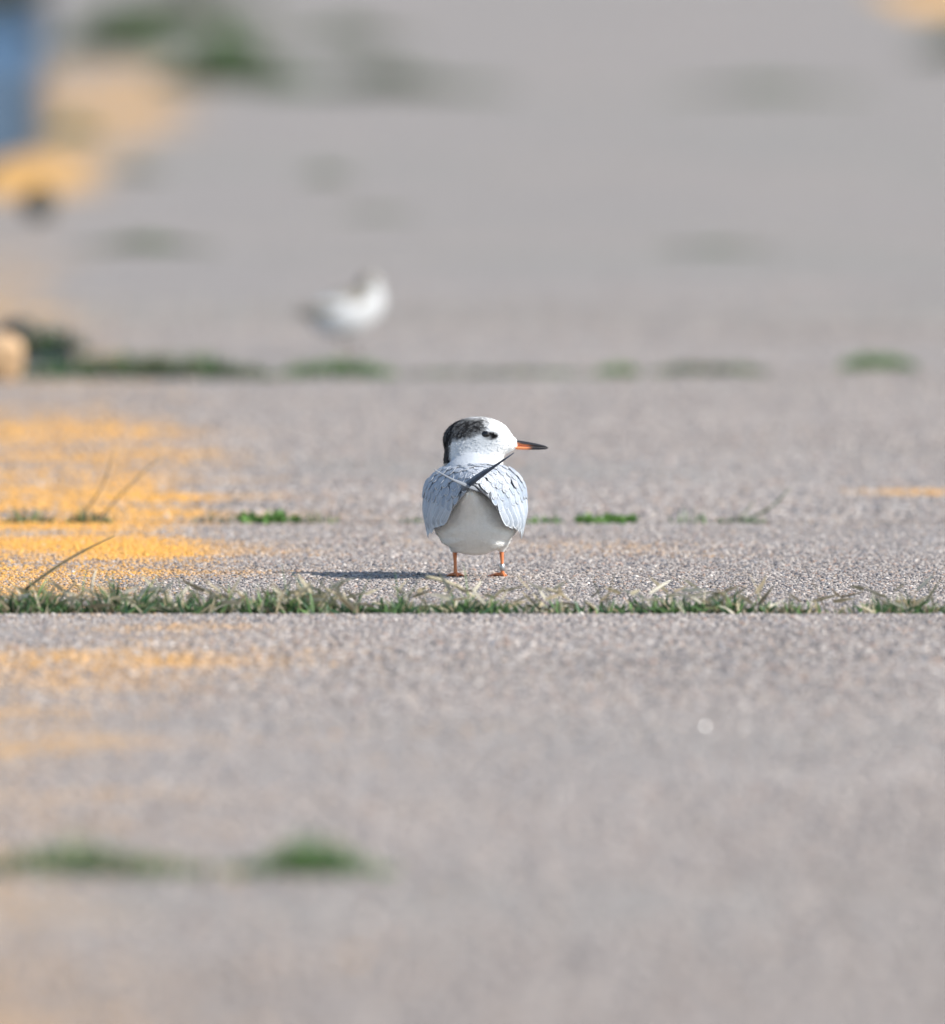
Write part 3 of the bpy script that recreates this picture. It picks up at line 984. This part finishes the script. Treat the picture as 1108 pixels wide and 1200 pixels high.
def ball(name, c, r, mat, parent):
    bm = bmesh.new(); bmesh.ops.create_uvsphere(bm, u_segments=20, v_segments=12, radius=1)
    for vv in bm.verts: vv.co = Vector((vv.co.x * r[0] * MM, vv.co.y * r[1] * MM, vv.co.z * r[2] * MM))
    me = bpy.data.meshes.new(name); bm.to_mesh(me); bm.free()
    me.polygons.foreach_set('use_smooth', np.ones(len(me.polygons), bool))
    return link(name, me, mat, parent, Vector(c) * MM)


for s in (-1, 1):
    ball('eye', (12, 42 + s * 17.6, 167), (5.9, 3.6, 4.6), M_EYE, tern)

# bill: upper and lower mandible, orange at the base, black tip
ORG = (.80, .27, .11); BLK = (.02, .019, .022)


def mandible(upper):
    V = []; F = []; C = []; n = 16; k = 12
    for i in range(n + 1):
        t = i / n
        X = 36 + t * 50.5
        mid = 154.0 - 2.6 * t - .8 * t * t
        if upper:
            top = mid + min(7.2, 7.4 * (1 - t) ** .50 + .3); bot = mid + .1
        else:
            top = mid - .1; bot = mid - (5.0 * (1 - t) ** .42 + .2) * min(1, .35 + 2.2 * t)
        wy = 5.4 * (1 - t) ** .8 + .35
        for j in range(k):
            a = 2 * math.pi * j / k
            zz = (top + bot) / 2 + math.sin(a) * (top - bot) / 2
            V.append((X * MM, (42 + math.cos(a) * wy) * MM, zz * MM))
            if upper:
                m = float(sstep(-.12, .12, (t - .56) + .9 * max(0.0, math.sin(a) + .30)))
            else:
                m = float(sstep(.46, .64, t))
            C.append(tuple(o * (1 - m) + b_ * m for o, b_ in zip(ORG, BLK)))
    for i in range(n):
        for j in range(k):
            F.append((i * k + j, i * k + (j + 1) % k, (i + 1) * k + (j + 1) % k, (i + 1) * k + j))
    F.append(tuple(range(k - 1, -1, -1))); F.append(tuple(n * k + j for j in range(k)))
    return make_mesh('mandible', V, F, True, col=np.array(C))


link('upper_bill', mandible(True), M_HORN, tern)
link('lower_bill', mandible(False), M_HORN, tern)

# legs and webbed feet
for lx, top in ((-24, 40), (31, 38)):
    leg = empty('leg_root', (0, 0, 0))
    oc = (.64, .205, .075)
    V, F, C = tube([(lx, 5, top), (lx + .2, 4, 30), (lx + .6, 2.5, 20), (lx + .8, 2, 12), (lx + 1, 2, 6.5), (lx + 1, 3, 3)], [2.9, 2.7, 2.0, 1.9, 2.3, 3.2], 10, oc)
    bpy.data.objects.remove(leg)
    leg = link('leg', make_mesh('leg', V, F, True, col=np.array(C)), M_HORN, tern)
    # foot: three toes with webs and a small hind toe
    V = []; F = []; C = []
    root = Vector((lx + 1, 2, 3.4))
    tips = [Vector((lx - 10, 19, 1.0)), Vector((lx + .5, 26, 1.0)), Vector((lx + 11, 19, 1.0))]
    if lx > 0: tips = [t + Vector((-5, 0, 0)) for t in tips]
    for tp in tips + [Vector((lx + 3.5, -5.5, 1.4))]:
        m = root.lerp(tp, .5) + Vector((0, 0, 1.2))
        vv, ff, cc = tube([root + Vector((0, 0, .4)), m, tp, tp + (tp - m).normalized() * 3 - Vector((0, 0, .6))], [2.6, 1.7, 1.3, .3], 8, [oc, oc, oc, BLK])
        n0 = len(V); V += vv; C += cc; F += [tuple(n0 + i for i in f) for f in ff]
    for a, b_ in ((0, 1), (1, 2)):                          # webs, solid thin wedges
        n0 = len(V)
        mid = tips[a].lerp(tips[b_], .5).lerp(root, .18)
        for p_ in (root, tips[a], mid, tips[b_]):
            V.append(tuple(Vector((p_.x, p_.y, p_.z + .4)) * MM)); V.append(tuple(Vector((p_.x, p_.y, max(.3, p_.z - .9))) * MM)); C += [oc, oc]
        F += [(n0, n0 + 2, n0 + 4, n0 + 6), (n0 + 7, n0 + 5, n0 + 3, n0 + 1), (n0, n0 + 1, n0 + 3, n0 + 2), (n0 + 2, n0 + 3, n0 + 5, n0 + 4), (n0 + 4, n0 + 5, n0 + 7, n0 + 6), (n0 + 6, n0 + 7, n0 + 1, n0)]
    link('foot', make_mesh('foot', V, F, True, col=np.array(C)), M_HORN, leg)
    if lx > 0:
        V, F, C = tube([(lx + .6, 2.2, 16), (lx + .6, 2.2, 15.6), (lx + .9, 2, 8.4), (lx + .9, 2, 8)], [2.7, 3.1, 3.1, 2.7], 16)
        link('leg_ring', make_mesh('leg_ring', V, F, True), M_BAND, leg)

# wings ----------------------------------------------------------------
M_SCAP = mat_feather('scapular_feather', (.37, .405, .46), (.60, .62, .645), (.075, .08, .094), .7, (.20, .23, .28))
M_COV = mat_feather('covert_feather', (.31, .365, .445), (.54, .58, .63), (.16, .18, .22), .5, (.25, .285, .335))
M_SEC = mat_feather('secondary_feather', (.34, .39, .46), (.62, .655, .69), (.24, .26, .30), .5, (.25, .285, .335))
M_PRIM_D = mat_feather('dark_primary', (.075, .085, .105), (.17, .19, .23), (.03, .03, .035), .5, (.16, .18, .22))
M_PRIM_P = mat_feather('pale_primary', (.18, .20, .235), (.27, .29, .32), (.10, .11, .13), .6, (.17, .19, .22))
M_UNDER = mat_plain('wing_lining', (.30, .27, .24), .85, .1)


def cr(pts, t):
    """Catmull-Rom through pts, t in 0..1"""
    pts = [Vector(p) for p in pts]; n = len(pts) - 1
    f = min(max(t, 0), 1) * n; i = min(int(f), n - 1); u = f - i
    p0 = pts[max(i - 1, 0)]; p1 = pts[i]; p2 = pts[i + 1]; p3 = pts[min(i + 2, n)]
    return .5 * ((2 * p1) + (p2 - p0) * u + (2 * p0 - 5 * p1 + 4 * p2 - p3) * u * u + (3 * p1 - p0 - 3 * p2 + p3) * u ** 3)


FRONT = [(0, 4, 135), (16, 12, 133), (38, 23, 129), (56, 24, 114.5), (61.5, 12, 94), (61, 2, 74), (49, -6, 42)]
BACK = [(-1, -114, 115), (3, -113, 112), (10, -107, 105), (20, -96, 95), (29, -80, 81), (41, -50, 61), (50, -12, 40)]


def wing_pt(s, t, sg):
    a = cr(FRONT, t); b_ = cr(BACK, t)
    p = a.lerp(b_, s)
    bul = 9 * math.sin(math.pi * min(max(s, 0), 1)) * (1 - .5 * t) * (.45 + .55 * min(1, t / .22))
    out = Vector((.55 + .4 * math.sin(math.pi * min(1, t)), -.25, .75 - .7 * t)).normalized()
    p = p + out * bul
    return Vector((p.x * sg, p.y, p.z))


def wing_frame(s, t, sg):
    e = .02
    ps = wing_pt(min(s + e, 1), t, sg) - wing_pt(max(s - e, 0), t, sg)
    pt = wing_pt(s, min(t + e, 1), sg) - wing_pt(s, max(t - e, 0), sg)
    n = ps.cross(pt) * -sg
    if n.length < 1e-6: n = Vector((sg, 0, .3))
    n.normalize()
    if n.dot(Vector((sg * .6, -.3, .5))) < 0: n = -n
    return wing_pt(s, t, sg), ps.normalized(), pt.normalized(), n


fr = random.Random(3)


def surf_feather(parent, mat, sg, a, b_, w, off, tipr=.5, camber=.10):
    """a feather that hugs the wing from (s, t) = a to b_, w mm wide, off = height at root and tip"""
    n, k = 9, 6
    V = []; F = []; fu = []; fv = []
    cs = []
    rag = [fr.uniform(-.09, .09) for _ in range(n + 1)]
    curl = fr.uniform(-.22, .22)
    for i in range(n + 1):
        u = i / n
        s_ = a[0] + (b_[0] - a[0]) * u; t_ = a[1] + (b_[1] - a[1]) * u
        cs.append((wing_pt(s_, t_, sg), wing_frame(min(max(s_, 0), 1), min(max(t_, 0), .97), sg)[3]))
    for side in (0, 1):
        for i in range(n + 1):
            u = i / n
            c, nn = cs[i]
            d = (cs[min(i + 1, n)][0] - cs[max(i - 1, 0)][0]).normalized()
            ac = d.cross(nn).normalized()
            c = c + ac * (curl * u * u * w)
            hw = w * .5 * (1 + rag[i]) * min(1, .45 + 2 * u) * math.sqrt(max(0, 1 - max(0, (u - (1 - tipr)) / tipr) ** 2.3) + .0006)
            h = off[0] + (off[1] - off[0]) * u - (.5 if side else 0)
            for j in range(k + 1):
                q = -1 + 2 * j / k
                V.append(tuple((c + ac * q * hw + nn * (h - camber * hw * q * q)) * MM)); fu.append(u); fv.append(q)
    m = k + 1; o = (n + 1) * m
    fl = sg > 0
    for i in range(n):
        for j in range(k):
            e = i * m + j
            f1 = (e, e + 1, e + m + 1, e + m)
            F.append(f1 if fl else f1[::-1]); f2 = tuple(o + z_ for z_ in f1)
            F.append(f2[::-1] if fl else f2)
        for j in (0, k):
            e = i * m + j
            F.append((e, e + m, o + e + m, o + e))
    for j in range(k):
        e = n * m + j
        F.append((e, e + 1, o + e + 1, o + e))
    me = make_mesh('feather', V, F, True, attrs={'fu': fu, 'fv': fv})
    return link('feather', me, mat, parent)


for sg in (-1, 1):
    # shell that the feathers lie on
    ns, nt_ = 22, 34
    V = []; F = []
    for lay in (0, 1):
        for i in range(ns + 1):
            for j in range(nt_ + 1):
                p, a, b_, n = wing_frame(i / ns, .86 * j / nt_, sg)
                V.append(tuple((p - n * (1.8 * lay + .4)) * MM))
    m = nt_ + 1; o_ = (ns + 1) * m
    for i in range(ns):
        for j in range(nt_):
            a = i * m + j
            F.append((a, a + 1, a + m + 1, a + m)); F.append((o_ + a + m, o_ + a + m + 1, o_ + a + 1, o_ + a))
    for i in range(ns):
        F.append((i * m, (i + 1) * m, o_ + (i + 1) * m, o_ + i * m)); F.append((i * m + nt_, o_ + i * m + nt_, o_ + (i + 1) * m + nt_, (i + 1) * m + nt_))
    for j in range(nt_):
        F.append((j, o_ + j, o_ + j + 1, j + 1)); a = ns * m + j; F.append((a, a + 1, o_ + a + 1, o_ + a))
    me = make_mesh('wing', V, F, True, col=np.tile(np.array([.40, .42, .45]), (len(V), 1)))
    wing = link('wing', me, M_PLUME, tern)
    # secondaries: long feathers that hang to the rear lower rim
    for i in range(9):
        u = i / 8
        s0 = .08 + .84 * u; t0 = .50 + .02 * fr.random()
        s1 = min(1.03, s0 + .10 + .05 * u); t1 = .985 - .17 * u ** 1.6 - (.08 if i == 0 else .03 if i == 1 else 0)
        surf_feather(wing, M_SEC, sg, (s0, t0), (s1, t1), 12.5 - 2 * u, (.4 + .16 * i, .8 + .16 * i), .30)
    # coverts over their roots
    for rrow in range(2):
        for i in range(7):
            s0 = .03 + .14 * i + .05 * rrow + fr.uniform(-.02, .02); t0 = .50 - .10 * rrow + fr.uniform(-.012, .012)
            surf_feather(wing, M_COV, sg, (s0, t0), (s0 + .10, t0 + .17), fr.uniform(11, 13.5), (1.3 + .5 * rrow, 2.2 + .5 * rrow), .5)
    # scapulars and mantle: scalloped rows from the trailing edge to the neck
    rows = 6
    for rrow in range(rows):
        s0 = .76 - .145 * rrow
        for i in range(6):
            t0 = .0 + .078 * (i + .5 * (rrow % 2)) + fr.uniform(-.02, .02)
            ss = s0 + fr.uniform(-.05, .05)
            surf_feather(wing, M_SCAP, sg, (ss, t0), (ss + fr.uniform(.20, .24), t0 + .05 + .05 * t0), fr.uniform(10.5, 15.5), (.8 + .12 * rrow + .1 * fr.random(), 2.0 + .12 * rrow + fr.uniform(0, .5) + (.7 if i == 5 else .3 if i == 4 else 0)), .62, .06)

    # the long wing-tip feathers that cross over the tail
    def long_feather(path, w0, mat, shift=(0, 0, 0)):
        n = 22; V = []; F = []; fu = []; fv = []
        sh = Vector(shift)
        for side in (0, 1):
            for i in range(n + 1):
                u = i / n
                c = cr(path, u) + sh; d = (cr(path, min(u + .02, 1)) - cr(path, max(u - .02, 0))).normalized()
                acr = d.cross(Vector((0, -1, .35))).normalized(); nn = acr.cross(d)
                w = w0 * .5 * (1 - u ** 1.6) + .35
                for j in range(5):
                    s_ = -1 + j / 2
                    V.append(tuple((c + acr * s_ * w + nn * ((1 - s_ * s_) * w * .3 + (-.45 if side else 0))) * MM)); fu.append(u); fv.append(s_)
        o2 = (n + 1) * 5
        for i in range(n):
            for j in range(4):
                a = i * 5 + j
                F.append((a, a + 1, a + 6, a + 5)); F.append((o2 + a + 5, o2 + a + 6, o2 + a + 1, o2 + a))
            F.append((i * 5, i * 5 + 5, o2 + i * 5 + 5, o2 + i * 5)); F.append((i * 5 + 9, i * 5 + 4, o2 + i * 5 + 4, o2 + i * 5 + 9))
        me = make_mesh('primary', V, F, True, attrs={'fu': fu, 'fv': fv}); me.materials.append(mat)
        return link('primary_feather', me, mat, wing)
    if sg < 0:
        long_feather([(-26, -70, 101), (-14, -100, 108), (-4, -122, 116), (20, -140, 134), (45.5, -150, 152)], 7.5, M_PRIM_D)
        long_feather([(-26, -68, 101), (-15, -98, 109), (-5, -116, 117), (6, -127, 126), (16, -134, 133)], 7, M_PRIM_P, (-.5, 2, .5))
    else:
        long_feather([(22, -72, 100), (8, -100, 106), (-5, -118, 110.5), (-25, -134, 119.5), (-48, -146, 132.5)], 5.5, M_PRIM_P)
        long_feather([(22, -70, 100), (10, -96, 105), (-2, -112, 110), (-13, -121, 114), (-24, -128, 119)], 6, M_PRIM_P, (1, 3, .5))

# tail: pale, end-on under the wing tips
V, F, C = tube([(-5, -60, 106), (-6, -84, 110), (-6, -102, 111.5)], [(13, 2.5), (9, 1.6), (6, 1)], 12)
link('tail', make_mesh('tail', V, F, True, col=np.tile(np.array([.86, .86, .85]), (len(V), 1))), M_PLUME, tern)

# ------------------------------------------------------------------ the far bird
PL = gp(407, 420)
plover = empty('shorebird', PL)
plover.rotation_euler = (0, 0, math.radians(20))
tag(plover, 'small blurred shorebird with white belly and grey-brown back beyond the tern', 'bird')
RY = Matrix.Rotation(math.radians(-14), 3, 'Y')


def plover_sdf(P):
    R = np.array(RY)
    d = sd_ell(P, (-5, 0, 71), (55, 35, 36), R)
    d = smin(d, sd_cone(P, (-35, 0, 70), (-78, 0, 72), 20, 5), 10)
    d = smin(d, sd_ell(P, (36, 0, 90), (24, 25, 32)), 10)
    d = smin(d, sd_ell(P, (38, 0, 117), (19, 16, 17)), 9)
    d = smin(d, sd_cone(P, (-2, 10, 52), (-2, 11, 36), 8, 3.5), 6)
    d = smin(d, sd_cone(P, (8, -10, 52), (8, -11, 36), 8, 3.5), 6)
    return d


v, q = surface_nets(plover_sdf, (-90, -40, 24), (66, 40, 146), 2.6)
v = relax(v, q, 2)
x, y, z = v.T
col = np.tile(np.array([.55, .555, .555]), (len(v), 1))
k = sstep(88, 98, z + .12 * np.minimum(x, 10)) * sstep(26, 16, x) + sstep(102, 114, z) * sstep(44, 32, x) * .7 + sstep(108, 118, z) * .35 + sstep(122, 130, z) * .35 + sstep(-55, -66, x) * .6
k = np.clip(k, 0, 1)[:, None]
col = col * (1 - k) + np.array([.24, .215, .175]) * k
link('body', make_mesh('body', v * MM, q, True, col=col), M_PLUME, plover)
for sg in (-1, 1):
    V = []; F = []; C = []
    n, m = 14, 8
    for i in range(n + 1):
        u = i / n
        X = 26 - 108 * u
        top = 106 - 24 * u - 6 * u * u; bot = 97 - 22 * u - 9 * math.sin(math.pi * u)
        bot = min(bot, top - .6)
        hw = 31 * math.sqrt(max(0, 1 - ((u - .28) / .78) ** 2)) + 1
        for j in range(m + 1):
            t = j / m
            V.append((X * MM, sg * hw * math.sin(.35 + 1.25 * t) * MM, (top + (bot - top) * t ** 1.4) * MM))
            sh = .85 + .3 * ((i + j) % 2)
            C.append((.24 * sh, .21 * sh, .16 * sh))
    off = len(V)
    for p_ in V[:off]: V.append((p_[0], p_[1] - sg * .0015, p_[2] - .0006)); C.append((.3, .28, .25))
    for i in range(n):
        for j in range(m):
            a = i * (m + 1) + j; f = (a, a + 1, a + m + 2, a + m + 1)
            F.append(f if sg < 0 else f[::-1]); F.append(tuple(off + w_ for w_ in (f[::-1] if sg < 0 else f)))
    for i in range(n):
        a = i * (m + 1) + m; F.append((a, a + m + 1, off + a + m + 1, off + a))
    link('wing', make_mesh('wing', V, F, True, col=np.array(C)), M_PLUME, plover)
    ball('eye', (46, sg * 14.4, 119), (3.2, 2.4, 3.2), M_EYE, plover)
    lc = (.16, .11, .07)
    fx = -2 if sg > 0 else 8
    vv, ff, cc = tube([(fx, sg * 10.5, 42), (fx - 2, sg * 10.5, 26), (fx + 1, sg * 10.5, 6), (fx + 1, sg * 10.5, 2)], [2.4, 2.0, 1.5, 1.9], 8, lc)
    leg = link('leg', make_mesh('leg', vv, ff, True, col=np.array(cc)), M_HORN, plover)
    V = []; F = []; C = []
    for dx, dy in ((17, 0), (13, 9), (13, -9)):
        v2, f2, c2 = tube([(fx + 1, sg * 10.5, 2.4), (fx + dx * .6, sg * 10.5 + dy * .6, 1.8), (fx + dx, sg * 10.5 + dy, 1.0)], [1.8, 1.3, .6], 6, lc)
        n0 = len(V); V += v2; C += c2; F += [tuple(n0 + w_ for w_ in f) for f in f2]
    link('foot', make_mesh('foot', V, F, True, col=np.array(C)), M_HORN, leg)
vv, ff, cc = tube([(52, 0, 118), (60, 0, 117), (68, 0, 116), (74, 0, 115)], [4, 2.8, 2.2, .5], 8, (.08, .07, .06))
link('bill', make_mesh('bill', vv, ff, True, col=np.array(cc)), M_HORN, plover)
